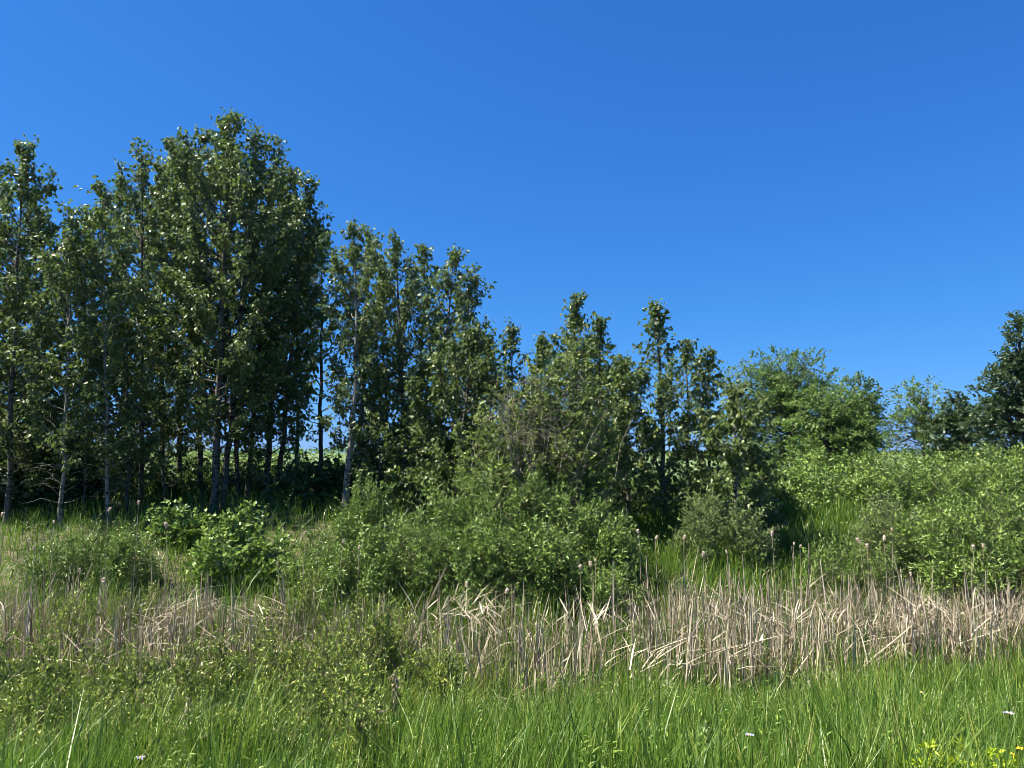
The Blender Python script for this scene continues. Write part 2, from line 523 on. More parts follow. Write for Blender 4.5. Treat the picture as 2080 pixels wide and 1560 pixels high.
def lobed(name, label, cat, base, lobes, nst, ntw, nlv, L, W, mat, bark=M_TWIG, tmpl=LANCE, group=None, seed=0, r0=.02,
          trunk=None, twl=(.15, .45), droop=.1, inner=.35, spread=.35, up=.25, tshow=.3, fmin=.3):
    """A shrub (or, with trunk, a round-headed tree). Lobes are (x, y, z, rx, ry, rz) offsets from the base:
    stems run from the foot to points through each lobe, twigs and leaves fill its outer shell."""
    r = np.random.default_rng(seed + 500)
    base = np.array(base, float)
    root = thing(name, label, cat, base, group)
    lo = np.array(lobes, float)
    vol = lo[:, 3] * lo[:, 4] * lo[:, 5]
    wgt = vol ** .67 / (vol ** .67).sum()
    li = r.choice(len(lo), nst, p=wgt)
    nlv = nlv * .66
    u = runit(nst, r)
    q = r.uniform(inner, 1, nst) ** .5
    lump = 1 + .16 * np.sin(u[:, 0] * 7 + li * 2.1 + seed) * np.sin(u[:, 2] * 6 + u[:, 1] * 5 + li)
    tip = lo[li, :3] + u * lo[li, 3:] * (q * lump)[:, None]
    gl = gz(tip[:, 0] + base[0], tip[:, 1] + base[1]) - base[2]
    tip[:, 2] = np.maximum(tip[:, 2], gl + .08)
    S = 6
    t = np.linspace(0, 1, S)
    if trunk:
        th, tr0 = trunk
        fr = r.uniform(.35, 1, nst)
        s0 = np.stack([np.zeros(nst), np.zeros(nst), th * fr], -1)
        s0 = np.minimum(s0, np.stack([s0[:, 0], s0[:, 1], np.maximum(tip[:, 2] - .3, .3)], -1))
    else:
        s0 = lo[li, :3] * np.array([1, 1, 0]) * .85 + np.stack([r.normal(0, spread, nst) * lo[li, 3], r.normal(0, spread, nst) * lo[li, 4], np.zeros(nst)], -1)
        s0[:, 2] = gz(s0[:, 0] + base[0], s0[:, 1] + base[1]) - base[2] - .03
    P = s0[:, None] + (tip - s0)[:, None] * t[None, :, None]
    P[:, :, 2] += (np.linalg.norm(tip - s0, axis=1) * .12)[:, None] * np.sin(t * math.pi)
    P[:, 1:-1] += r.normal(0, .025, (nst, S - 2, 3)) * np.linalg.norm(tip - s0, axis=1)[:, None, None]
    Ls_ = np.linalg.norm(tip - s0, axis=1)
    rb = np.maximum(.0035, r0 * np.minimum(Ls_ / 2.5, 1.5))[:, None] * (1 - .8 * t)[None]
    V, Fs, X = tubes(P, rb, 3)
    if trunk:
        tp = curve_pts(np.zeros(3) - [0, 0, .1], np.array([0, 0, th * 1.02]), np.zeros(3), 8, .05, r)
        V2, F2, X2 = tubes(tp[None], np.linspace(tr0, tr0 * .3, 8)[None], 9, [.5])
        holder = mesh('trunk', V2, F2, bark, root, smooth=True)
        tag(mesh('branches', V, Fs, bark, holder, smooth=True), kind='stuff')
    else:
        holder = tag(mesh('stems', V, Fs, bark, root, smooth=True), kind='stuff')
    bi = np.repeat(np.arange(nst), ntw)
    n = len(bi)
    f = r.uniform(fmin, 1, n)
    k = np.clip((f * (S - 1)).astype(int), 0, S - 2)
    fr = f * (S - 1) - k
    sp = P[bi, k] * (1 - fr)[:, None] + P[bi, k + 1] * fr[:, None]
    tg = nrm(P[bi, k + 1] - P[bi, k])
    outw = nrm((sp - lo[li[bi], :3]) / lo[li[bi], 3:])
    dd = nrm(tg * .6 + outw * .5 + runit(n, r) * .8 + np.array([0, 0, up]))
    ln = r.uniform(*twl, n)
    t3 = np.linspace(0, 1, 3)
    PT = sp[:, None] + dd[:, None] * (ln[:, None] * t3)[..., None]
    PT[:, 2, 2] -= droop * ln
    kp = r.random(n) < tshow
    V, Fs, X = tubes(PT[kp][:, ::2], np.repeat(np.array([[.0035, .0015]]), kp.sum(), 0), 3)
    tag(mesh('twigs', V, Fs, bark, holder), kind='stuff')
    m = r.integers(max(2, int(nlv * .6)), int(nlv * 1.4) + 1, n)
    ti = np.repeat(np.arange(n), m)
    N = len(ti)
    ff = r.uniform(.1, 1.05, N)
    pos = sp[ti] + dd[ti] * (ln[ti] * ff)[:, None]
    pos[:, 2] -= droop * ln[ti] * ff ** 2
    rr = runit(N, r)
    ax = nrm(dd[ti] * .75 + rr * .75 + np.array([0, 0, .05]))
    nn = nrm(runit(N, r) * .75 + outw[ti] * .45 + np.array([0, -.05, .55]))
    LL = L * r.uniform(.6, 1.25, N)
    gl = gz(pos[:, 0] + base[0], pos[:, 1] + base[1]) - base[2]
    ok = pos[:, 2] > gl + .04
    tmpl = KITE if tmpl is OVATE else tmpl
    V, Fs, X = leaves(pos[ok], ax[ok], nn[ok], LL[ok], (LL * W)[ok], tmpl,
                      np.clip(.1 + .6 * r.random(N) + .3 * r.random(n)[ti], 0, 1)[ok])
    mesh('crown' if trunk else 'foliage', V, Fs, mat, root, X)
    return root


def mpx(px, D):
    return px / F * D


G_POP = 'young poplars beyond the reeds'
#  base px, D, top px, top py, left, right half widths in px, crown start, limbs, density, root radius, profile, label
POPS = [
    (-70, 19.5, -15, 335, 110, 80, .2, 50, 1.1, .11, PROF_COL, 'poplar rising partly outside the left edge, its crown dense and dark'),
    (18, 18.2, 48, 288, 85, 70, .12, 66, 1.15, .07, PROF_COL, 'tall spire-topped poplar nearest the left edge with a pale bent trunk'),
    (127, 17.4, 148, 432, 75, 62, .22, 44, 1.0, .048, PROF_COL, 'slim poplar with a sunlit pale straight stem and bare side twigs'),
    (224, 17.8, 206, 378, 62, 66, .2, 46, 1.0, .042, PROF_COL, 'thin-stemmed poplar second of the pale saplings, narrow pointed top'),
    (288, 20.5, 288, 290, 74, 69, .26, 46, 1.0, .07, PROF_COL, 'poplar with the narrow leftmost spire of the big clump'),
    (367, 22.3, 352, 285, 79, 72, .18, 52, 1.0, 0.078, PROF_COL, 'poplar with a dark trunk at the left end of the big clump'),
    (408, 21.2, 402, 262, 84, 79, .2, 52, 1.0, 0.078, PROF_COL, 'poplar with the dark leaning trunk left of the thickest trunk'),
    (436, 19.4, 466, 234, 126, 120, .2, 72, 1.1, 0.101, PROF_COL, 'tallest poplar of the clump with the thickest grey trunk'),
    (455, 19.9, 520, 262, 84, 105, .22, 60, 1.0, 0.086, PROF_COL, 'poplar with a grey trunk touching the thickest trunk and leaning away'),
    (487, 23.0, 440, 270, 96, 84, .22, 46, 1.0, 0.070, PROF_COL, 'poplar with a slender trunk third behind the thickest trunk'),
    (502, 22.4, 560, 285, 79, 96, .22, 50, 1.0, 0.078, PROF_COL, 'poplar with a dark trunk just right of the thickest pair'),
    (537, 22.0, 592, 335, 74, 79, .24, 48, 1.0, 0.078, PROF_COL, 'poplar with a dark straight trunk second from the right of the clump'),
    (562, 21.8, 628, 360, 79, 57, .22, 50, 1.0, 0.078, PROF_COL, 'poplar leaning outward at the right end of the big clump'),
    (650, 24.5, 655, 470, 66, 50, .24, 32, .85, .08, PROF_COL, 'lone slender dark-trunked poplar standing against the gap of sky'),
    (697, 18.8, 716, 452, 61, 73, .28, 44, .9, .095, PROF_COL, 'poplar with a pale curved trunk right of the sky gap'),
    (727, 20.5, 752, 470, 47, 59, .34, 34, .9, .08, PROF_COL, 'poplar with a dark trunk close behind the pale curved one'),
    (827, 20.0, 803, 484, 77, 64, .30, 44, .9, .085, PROF_COL, 'poplar with a straight dark trunk midway along the row'),
    (848, 21.5, 862, 500, 54, 49, .34, 32, .85, .07, PROF_COL, 'poplar with a blunt leaning tip behind the midway trunk'),
    (870, 19.3, 922, 516, 54, 73, .30, 42, .8, .075, PROF_COL, 'open airy poplar leaning to the sun gap beside the willow thicket'),
    (900, 19.8, 962, 548, 35, 59, .36, 30, .75, .06, PROF_COL, 'small open poplar last of the tall row with long side shoots'),
    (915, 17.6, 965, 668, 88, 72, .06, 52, 1.2, .06, PROF_FULL, 'low bushy poplar leafy to the ground below the tall row'),
    (1035, 18.8, 1042, 668, 40, 42, .1, 30, 1.0, .05, PROF_COL, 'short poplar tip showing above the tangled willow'),
    (1168, 20.0, 1170, 604, 105, 82, .08, 66, 1.15, .09, PROF_CONE, 'pointed poplar standing alone behind the tangled willow'),
    (1222, 19.2, 1218, 650, 60, 62, .08, 42, 1.05, .06, PROF_CONE, 'smaller poplar pressed against the pointed one'),
    (1278, 17.4, 1262, 735, 66, 62, .03, 50, 1.2, .05, PROF_FULL, 'dark leafy young poplar clothed to its foot beside the big willow'),
    (1350, 17.4, 1336, 620, 66, 62, .08, 48, .85, .065, PROF_CONE, 'slim poplar with see-through crown and a pointed tip'),
    (1398, 18.4, 1394, 700, 40, 40, .08, 30, .85, .05, PROF_COL, 'short sparse poplar right beside the see-through one'),
    (1440, 17.8, 1438, 715, 34, 34, .08, 28, .85, .045, PROF_COL, 'thin short poplar at the end of the row before the round trees'),
    (1492, 16.3, 1492, 792, 78, 72, .06, 50, 1.15, .05, PROF_FULL, 'low broad young poplar with a pale crooked stem'),
    (60, 23.5, 75, 400, 75, 75, .2, 46, 1.1, .09, PROF_COL, 'half-hidden poplar filling the gap behind the pale bent trunk'),
    (175, 23.0, 172, 425, 70, 70, .2, 44, 1.1, .08, PROF_COL, 'half-hidden poplar behind the two pale saplings'),
    (255, 24.5, 240, 360, 70, 70, .1, 50, 1.1, .08, PROF_COL, 'half-hidden poplar between the second sapling and the big clump'),
    (330, 24.0, 330, 330, 70, 70, .15, 50, 1.1, .08, PROF_COL, 'half-hidden poplar at the back of the big clump, thin dark trunk'),
    (605, 25.0, 600, 400, 62, 60, .4, 40, 1.0, .07, PROF_COL, 'half-hidden poplar between the big clump and the lone slender one'),
    (790, 23.0, 775, 560, 60, 60, .2, 36, 1.0, .06, PROF_COL, 'half-hidden poplar behind the straight midway trunk'),
    (1090, 21.5, 1100, 690, 60, 60, .1, 36, 1.1, .06, PROF_CONE, 'low poplar behind the tangled willow, left of the pointed one'),
    (20, 20.5, 30, 640, 70, 70, .05, 40, .9, .045, PROF_FULL, 'low leafy poplar under the spire-topped tree at the left edge'),
    (95, 19.5, 92, 650, 60, 60, .08, 36, .8, .04, PROF_FULL, 'low leafy poplar between the bent trunk and the slim pale stem'),
    (175, 19.3, 178, 640, 56, 56, .08, 34, .8, .04, PROF_FULL, 'low leafy poplar between the two pale saplings'),
    (262, 19.0, 258, 650, 56, 56, .1, 34, .8, .04, PROF_FULL, 'low leafy poplar right of the second pale sapling'),
    (335, 20.8, 330, 640, 60, 56, .12, 34, .7, .04, PROF_FULL, 'low leafy poplar at the left foot of the big clump'),
    (480, 20.4, 490, 700, 50, 50, .12, 28, .6, .035, PROF_FULL, 'low leafy poplar just right of the thickest pair of trunks'),
    (545, 20.6, 560, 690, 56, 56, .14, 30, .6, .035, PROF_FULL, 'low leafy poplar among the right trunks of the big clump'),
    (770, 19.0, 772, 760, 50, 50, .1, 30, .8, .035, PROF_FULL, 'low leafy poplar right of the pale curved trunk'),
    (855, 18.4, 858, 740, 56, 56, .06, 34, .9, .04, PROF_FULL, 'low leafy poplar right of the straight midway trunk'),
    (985, 18.2, 992, 690, 56, 56, .06, 36, .9, .04, PROF_FULL, 'low leafy poplar left of the tangled willow'),
]
for i, (bx, D, tx, ty, wl, wr, cs, nb, de, r0, pf, lab) in enumerate(POPS):
    b = at(bx, 1000, D)
    tpt = at(tx, ty, D)
    kx = D / CP
    bow = (0, 0, 0)
    if i == 14:
        bow = (.22, 0, 0)
    pale = i in (2, 3, 14, 28)
    poplar(lab, b, tpt, mpx(wl, kx) * 1.3, mpx(wr, kx) * 1.3, cs * .85, pf, int(nb * 1.15), de, .12 if D < 21 else .13, r0, i, M_POP,
           M_PALE if pale else M_BARK, G_POP, bow=bow, dead=12 if i in (1, 2, 3, 7) else 6)

# ------------------------------------------------------------------ far round-headed trees on the right
def far_tree(label, px, D, lobes_px, nst, L, mat, seed, bark=M_BARK, tr0=.14, nlv=8, ntw=12, group='round-headed trees in the distance', name='round_tree'):
    b = at(px, 925, D)
    b[2] = gz(b[0], b[1]) - .05
    lo = []
    for (x, y, rx, rz) in lobes_px:
        c = at(x, y, D)
        lo.append((c[0] - b[0], .4 * np.sin(x * 1.7 + y) * mpx(rx, D), c[2] - b[2], mpx(rx, D) * 1.14, mpx(rx, D) * .9, mpx(rz, D) * 1.14))
    zt = max(l[2] for l in lo)
    lobed(name, label, 'tree', b, lo, nst, ntw, nlv, L, .75, mat, bark, LANCE if L < .05 else OVATE, group, seed, .02, (zt, tr0), (.15, .42), inner=.6, up=0, droop=.2, fmin=.58)


far_tree('broad round-crowned tree, largest of the distant group', 1610, 40,
         [(1530, 775, 62, 58), (1590, 770, 70, 60), (1640, 765, 62, 56), (1560, 840, 90, 80), (1650, 840, 80, 80), (1530, 900, 80, 60)], 560, .115, M_POPFAR, 1)
far_tree('paler round tree in front of the largest distant crown', 1690, 34,
         [(1690, 830, 62, 50), (1650, 870, 60, 60), (1710, 900, 70, 55), (1740, 870, 45, 50)], 420, .11, M_POPFAR, 2)
far_tree('small rounded tree right of the largest distant crown', 1745, 38,
         [(1742, 815, 46, 52), (1760, 860, 36, 50), (1725, 880, 40, 50)], 300, .11, M_POPFAR, 3)
far_tree('loose pale tree with whitish limbs and sky showing through', 1880, 36,
         [(1850, 820, 38, 46), (1895, 815, 40, 44), (1835, 875, 44, 44), (1905, 875, 46, 50), (1800, 890, 30, 40)], 230, .11, M_POPFAR, 4, M_PALE, .16, 7, 9)
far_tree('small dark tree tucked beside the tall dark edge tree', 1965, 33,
         [(1960, 860, 42, 46), (1940, 830, 26, 28), (1990, 885, 44, 44), (1925, 890, 36, 40)], 170, .13, M_SHADED, 5)
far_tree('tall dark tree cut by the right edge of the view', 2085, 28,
         [(2090, 700, 48, 70), (2075, 790, 65, 70), (2030, 790, 36, 44), (2100, 880, 90, 70), (2020, 880, 50, 60)], 420, .12, M_SHADED, 6)

# ------------------------------------------------------------------ shrubs
def shrub(label, lobes_px, D, nst, ntw, nlv, L, W, mat, seed, name='willow_shrub', cat='shrub', bark=M_TWIG, tmpl=LANCE, depth=.8, group=None, **k):
    """lobes_px: (x, y_top, half width, depth offset); each lobe is a dome from the ground to y_top."""
    x0 = sum(l[0] for l in lobes_px) / len(lobes_px)
    b = at(x0, 1000, D)
    b[2] = gz(b[0], b[1])
    lo = []
    for (x, yt, hw, dy) in lobes_px:
        c = at(x, yt, D + dy)
        g = gz(c[0], c[1])
        h = c[2] - g
        rz = max(h * .56, .15)
        lo.append((c[0] - b[0], dy, c[2] - b[2] - rz, mpx(hw, D), mpx(hw, D) * depth, rz))
    return lobed(name, label, cat, b, lo, nst, ntw, nlv, L * 1.42, W * 1.38, mat, bark, tmpl, group, seed, .012, **k)


G_W = 'willow shrubs behind the reeds'
shrub('main dome of the large bright willow in the centre, tallest of its thicket', [(900, 985, 110, 0), (1010, 930, 110, .2), (1090, 960, 90, .1), (980, 1040, 150, -.9)], 14.8, 380, 15, 13, .066, .22, M_WIL, 1, group=G_W)
shrub('low spreading left flank of the central willow thicket', [(650, 1085, 70, -.2), (735, 1045, 85, 0), (820, 1020, 80, -.3), (720, 1110, 80, -.7)], 14.4, 250, 14, 12, .062, .22, M_WIL, 2, group=G_W)
shrub('small willow dome rising behind the low left flank', [(752, 958, 50, .1), (725, 1000, 40, 0)], 15.8, 110, 14, 12, .06, .22, M_WIL, 3, group=G_W)
shrub('rounded right shoulder of the central willow thicket', [(1150, 1005, 75, 0), (1215, 1015, 80, 0), (1240, 1070, 60, -.5), (1120, 1060, 80, -.8)], 14.5, 240, 15, 12, .064, .22, M_WIL, 4, group=G_W)
shrub('low willow clump in sunlit grass at the foot of the pale saplings', [(110, 1085, 55, 0), (190, 1070, 60, .2), (270, 1075, 55, 0)], 14.4, 170, 13, 11, .055, .22, M_WIL, 5, group=G_W)
shrub('grey-green willow in front of the low broad poplar', [(1430, 985, 50, .2), (1500, 1020, 60, 0), (1410, 1050, 50, -.2), (1520, 1060, 50, -.2)], 15.4, 190, 13, 10, .058, .22, M_GREYWIL, 6, group=G_W, bark=M_GREYTWIG)
shrub('pale green bushes spreading below the round distant trees', [(1590, 950, 70, 0), (1670, 945, 80, 0), (1760, 975, 60, -.5), (1600, 990, 80, -.6)], 19.5, 270, 13, 11, .075, .3, M_WIL, 7, group=G_W)
shrub('large bright willow filling the right edge', [(1900, 985, 80, .3), (1990, 975, 90, .2), (2075, 965, 90, .3), (1960, 1050, 100, -.5), (2060, 1060, 90, -.5)], 14.2, 400, 15, 12, .062, .22, M_WIL, 8, group=G_W)
shrub('brownish thin-leaved willow on the left of the large edge willow', [(1790, 985, 55, .2), (1830, 1010, 60, 0), (1780, 1050, 50, 0)], 14.8, 170, 13, 8, .055, .22, M_GREYWIL, 9, group=G_W, bark=M_GREYTWIG)
shrub('bank of willow tops behind the large edge willow', [(1800, 925, 70, 0), (1900, 935, 80, 0), (2000, 930, 80, 0), (2080, 935, 70, 0)], 19.0, 260, 13, 11, .07, .26, M_WIL, 10, group=G_W)
shrub('row of bushes at the foot of the largest round tree', [(1480, 915, 70, 0), (1570, 905, 70, 0), (1660, 910, 70, 0)], 29, 170, 12, 10, .085, .35, M_WIL, 13, group=G_W)
shrub('row of bushes at the foot of the loose pale tree', [(1750, 912, 60, 0), (1830, 918, 60, 0), (1920, 915, 60, 0)], 28, 160, 12, 10, .085, .35, M_WIL, 14, group=G_W)
shrub('row of bushes at the foot of the tall dark edge tree', [(1990, 905, 60, 0), (2080, 905, 60, 0)], 26, 130, 12, 10, .085, .35, M_WIL, 15, group=G_W)
shrub('low willow clump at the back edge of the reed bed', [(1665, 1105, 40, 0), (1720, 1095, 45, .1), (1780, 1105, 40, 0)], 14.0, 130, 12, 10, .05, .22, M_WIL, 11, group=G_W)
shrub('small willow at the reed edge below the central thicket', [(1260, 1140, 45, 0), (1225, 1165, 35, -.1)], 13.2, 70, 12, 11, .055, .22, M_WIL, 12, group=G_W)

shrub('leafy bramble clump in the shade of the poplar clump', [(440, 1060, 32, 0), (500, 1012, 30, .1), (548, 1050, 28, 0)], 15.6, 62, 10, 9, .075, .55, M_BRAMBLE, 20, 'bramble_bush', 'bush', M_STEM, OVATE)
shrub('small bramble in sun at the edge of the shaded hollow', [(560, 1085, 30, 0), (500, 1098, 40, 0), (430, 1092, 40, 0)], 14.7, 80, 10, 9, .07, .55, M_BRAMBLE, 21, 'bramble_bush', 'bush', M_STEM, OVATE)
shrub('bramble seedlings beside the thickest poplar trunk', [(350, 1035, 45, 0), (395, 1055, 40, 0)], 16.4, 70, 10, 9, .075, .55, M_BRAMBLE, 22, 'bramble_bush', 'bush', M_STEM, OVATE)

G_U = 'undergrowth shrubs behind the poplar trunks'
US = [('dense dark shrub behind the pale bent trunk', [(-20, 800, 80, 0), (60, 820, 70, 0)], 20.5, M_SHADED, 240),
      ('dark shrub between the two pale saplings', [(170, 850, 70, 0), (110, 880, 50, 0)], 20.5, M_SHADED, 170),
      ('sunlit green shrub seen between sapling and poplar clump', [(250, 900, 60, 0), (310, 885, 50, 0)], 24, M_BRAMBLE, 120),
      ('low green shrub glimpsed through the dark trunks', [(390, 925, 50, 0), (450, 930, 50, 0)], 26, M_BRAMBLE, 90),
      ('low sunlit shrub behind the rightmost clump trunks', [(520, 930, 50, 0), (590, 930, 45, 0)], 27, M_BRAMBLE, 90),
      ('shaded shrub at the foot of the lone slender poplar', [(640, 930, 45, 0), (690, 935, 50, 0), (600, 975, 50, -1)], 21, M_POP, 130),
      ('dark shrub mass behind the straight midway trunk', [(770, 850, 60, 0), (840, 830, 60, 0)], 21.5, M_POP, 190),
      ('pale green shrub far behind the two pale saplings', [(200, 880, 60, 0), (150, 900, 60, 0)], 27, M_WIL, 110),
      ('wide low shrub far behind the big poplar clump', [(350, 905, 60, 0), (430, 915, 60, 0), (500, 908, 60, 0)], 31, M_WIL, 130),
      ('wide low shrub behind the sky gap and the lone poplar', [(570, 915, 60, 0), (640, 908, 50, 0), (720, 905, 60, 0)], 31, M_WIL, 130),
      ('dark mass of leaves between the left edge and the first sapling', [(20, 860, 80, 0), (-40, 880, 80, 0), (90, 920, 60, 0)], 19.2, M_SHADED, 220),
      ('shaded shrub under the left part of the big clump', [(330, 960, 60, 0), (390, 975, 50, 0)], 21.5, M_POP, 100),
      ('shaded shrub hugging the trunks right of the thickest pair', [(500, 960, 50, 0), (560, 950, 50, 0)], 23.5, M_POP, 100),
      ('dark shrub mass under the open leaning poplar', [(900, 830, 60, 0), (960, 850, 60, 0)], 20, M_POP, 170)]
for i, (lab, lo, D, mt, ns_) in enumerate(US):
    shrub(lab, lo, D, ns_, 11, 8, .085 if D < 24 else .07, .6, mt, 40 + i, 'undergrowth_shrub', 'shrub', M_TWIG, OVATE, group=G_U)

# tall tangled willow with dead grey twigs in its heart
def tangled():
    D = 16.0
    root = shrub('tall willow with a tangle of bare grey twigs in its heart', [(1060, 705, 72, .2), (1140, 690, 84, .3), (1010, 790, 74, 0), (1205, 770, 74, .2), (1110, 820, 115, .1)],
                 D, 480, 17, 11, .055, .46, M_TANGLE, 60, 'tangled_willow', 'shrub', M_GREYTWIG, LANCE, depth=.6, up=.1, inner=.4, fmin=.35, tshow=.7)
    b = np.array(root.location)
    r = np.random.default_rng(5)
    n = 330
    px, py = np.clip(r.normal(1085, 62, n), 975, 1225), np.clip(r.normal(875, 60, n), 770, 1000)
    c = np.array([at(x, y, D - .8 + r.uniform(-.4, .9)) for x, y in zip(px, py)]) - b
    d = nrm(runit(n, r) * np.array([1, .6, .8]))
    ln = r.uniform(.15, .6, n)
    t = np.linspace(-.5, .5, 5)
    P = c[:, None] + d[:, None] * (ln[:, None] * t)[..., None] + runit(n, r)[:, None] * (ln[:, None] * .25 * (1 - 4 * t ** 2))[..., None]
    P += r.normal(0, .012, P.shape)
    V, Fs, X = tubes(P, np.repeat(np.array([[.005, .004, .003, .0025, .002]]), n, 0) * r.uniform(.6, 1.3, (n, 1)), 4)
    tag(mesh('dead_twigs', V, Fs, M_GREYTWIG, root), kind='stuff')
    n = 26
    px, py = r.normal(1110, 70, n), r.uniform(800, 960, n)
    e = np.array([at(x, y, D - .6 + r.uniform(-.3, .3)) for x, y in zip(px, py)]) - b
    s0 = np.stack([r.normal(.2, .5, n), r.normal(0, .2, n), np.zeros(n)], -1)
    P = s0[:, None] + (e - s0)[:, None] * np.linspace(0, 1, 6)[None, :, None] + r.normal(0, .06, (n, 6, 3))
    V, Fs, X = tubes(P, np.repeat(np.linspace(.018, .004, 6)[None], n, 0), 5)
    tag(mesh('dead_branches', V, Fs, M_GREYTWIG, root, smooth=True), kind='stuff')


tangled()

# foreground willow scrub on the left
G_S = 'willow scrub in front of the reeds'
SCR = [
    (40, 1265, 95, 8.6, 'scrub willow at the left edge below the dead reeds'),
    (150, 1285, 95, 8.4, 'scrub willow second from the left edge with dark bare stems'),
    (265, 1330, 80, 8.0, 'scrub willow in front of the flattened reed fan'),
    (390, 1300, 85, 8.6, 'scrub willow covering the foot of the broken reed fan'),
    (470, 1255, 80, 9.2, 'pale yellowish scrub willow right of the broken reed fan'),
    (560, 1275, 90, 8.8, 'scrub willow with dark upright stems amid the left thicket'),
    (660, 1240, 85, 9.4, 'scrub willow behind the brown reed stub'),
    (745, 1215, 80, 9.8, 'upright scrub willow below the low flank of the central thicket'),
    (820, 1200, 75, 10.0, 'rightmost tall scrub willow beside the central reeds'),
    (620, 1165, 75, 11.6, 'yellow-green scrub willow reaching up to the central thicket'),
    (690, 1290, 80, 8.2, 'scrub willow at the inner edge of the grass'),
    (80, 1380, 95, 7.0, 'shaded scrub willow low at the left edge'),
    (220, 1400, 95, 6.8, 'low scrub willow above the long arching grass'),
    (370, 1400, 95, 6.9, 'low scrub willow beside the brown dead spike'),
    (520, 1385, 95, 7.0, 'low scrub willow left of the dead stem gap'),
    (640, 1380, 85, 7.0, 'low scrub willow with fresh lime shoots at its top'),
    (740, 1360, 60, 7.4, 'slender scrub willow bordering the sedge'),
    (620, 1450, 75, 6.2, 'small leafy scrub willow lowest before the grass'),
    (770, 1455, 50, 6.0, 'little scrub willow tuft beside the brown upright stub'),
    (40, 1450, 95, 5.9, 'dark low scrub at the left edge just above the sedge'),
    (180, 1465, 90, 5.8, 'low scrub tuft between the two long-bladed sedge tussocks'),
    (330, 1470, 80, 5.9, 'low scrub tuft before the brown dead spike'),
    (470, 1450, 85, 6.0, 'low leafy scrub right of the drooping brown spike'),
    (560, 1470, 70, 5.7, 'low scrub beneath the lime-topped scrub willow'),
    (700, 1475, 60, 5.8, 'lowest scrub tuft by the crumpled tan leaves'),
    (860, 1290, 55, 8.8, 'narrow scrub willow meeting the central reeds'),
    (300, 1180, 60, 12.2, 'scrub willow poking up among the left reeds'),
    (150, 1200, 55, 11.4, 'scrub willow half hidden among the left reeds'),
]
for i, (x, yt, hw, D, lab) in enumerate(SCR):
    r = np.random.default_rng(900 + i)
    lo = [(x + r.uniform(-.75, .75) * hw, yt - 18 + r.uniform(-12, 40), hw * r.uniform(.35, .6), r.uniform(-.45, .45)) for _ in range(4)] + [(x, yt, hw * .4, 0)]
    shrub(lab, lo, D, 58, 12, 14, .027 if D < 7 else .034, .27, M_SCRUB, 70 + i, 'scrub_willow', 'shrub', M_TWIG, group=G_S, inner=.45, up=.6, spread=.5, twl=(.08, .26), tshow=.6)
shrub('young willow sprig standing in grass before the central reeds', [(1340, 1462, 40, 0), (1395, 1480, 45, 0), (1320, 1500, 30, 0)], 5.6, 16, 8, 8, .05, .24, M_WIL, 95, 'willow_sprig', 'shrub', M_STEM, up=.5, twl=(.08, .2))
shrub('silvery leafy sprig in grass beside the lilac flower', [(1412, 1450, 16, 0)], 5.6, 4, 9, 8, .045, .26, M_GREYWIL, 96, 'pale_sprig', 'plant', M_STEM, up=.8, twl=(.05, .12))
for i, (x, yt, hw, lab) in enumerate([(1870, 1528, 40, 'vivid lime-green herb clump, first of three by the bottom edge'), (1940, 1520, 45, 'vivid lime-green herb clump between its two neighbours'),
                                      (2010, 1542, 40, 'vivid lime-green herb clump beside the yellow flowers')]):
    shrub(lab, [(x - 16, yt - 4, hw * .65, 0), (x + 16, yt - 10, hw * .65, .1)], 4.3, 60, 8, 10, .034, .34, M_LIME, 97 + i, 'lime_herb', 'plant', M_STEM, group='lime-green herbs at the bottom edge', up=.7, twl=(.05, .12))

# ------------------------------------------------------------------ dead reeds (cattails)
def strip(P, w, var, side=None, fold=.25):
    """A folded leaf strip: P (S, 3) centre line, w (S) widths."""
    P, w = np.asarray(P, float), np.asarray(w, float)
    S = len(P)
    t = nrm(np.gradient(P, axis=0))
    s = nrm(np.cross(t, np.array([[0.3, 1, .1]]))) if side is None else np.repeat(np.asarray(side, float)[None], S, 0)
    nn = np.cross(t, s)
    V = np.stack([P - s * w[:, None] / 2 + nn * (fold * w)[:, None], P, P + s * w[:, None] / 2 + nn * (fold * w)[:, None]], 1).reshape(-1, 3)
    q = []
    for j in range(S - 1):
        for k in (0, 1):
            q.append([j * 3 + k, j * 3 + k + 1, j * 3 + k + 4, j * 3 + k + 3])
    return V, [np.array(q)], np.full(len(V), var)


def seed_head(r):
    k, S = 9, 11
    t = np.linspace(0, 1, S)
    ang = np.arange(k) * 2 * math.pi / k
    prof = np.array([.15, .7, .95, 1.1, 1.0, 1.15, .9, 1.05, .85, .6, .08]) * r.uniform(.8, 1.2, S)
    R_ = .021 * prof[:, None] * r.uniform(.75, 1.3, (S, k))
    V = np.stack([R_ * np.cos(ang), R_ * np.sin(ang), np.repeat(t[:, None] * .13, k, 1) + r.normal(0, .004, (S, k))], -1)
    i, l = np.meshgrid(np.arange(S - 1), np.arange(k), indexing='ij')
    l2 = (l + 1) % k
    q = np.stack([i * k + l, i * k + l2, (i + 1) * k + l2, (i + 1) * k + l], -1).reshape(-1, 4)
    body = (V.reshape(-1, 3), [q], np.full(S * k, .4))
    n = 130                                            # loose tufts of fluff
    a, z = r.uniform(0, 6.283, n), r.uniform(.0, .13, n)
    p = np.stack([np.cos(a) * .017, np.sin(a) * .017, z], -1)
    tuft = leaves(p, nrm(np.stack([np.cos(a), np.sin(a), r.normal(0, .7, n)], -1)), runit(n, r), r.uniform(.012, .03, n), r.uniform(.006, .014, n), LANCE, r.random(n))
    return join([body, tuft])


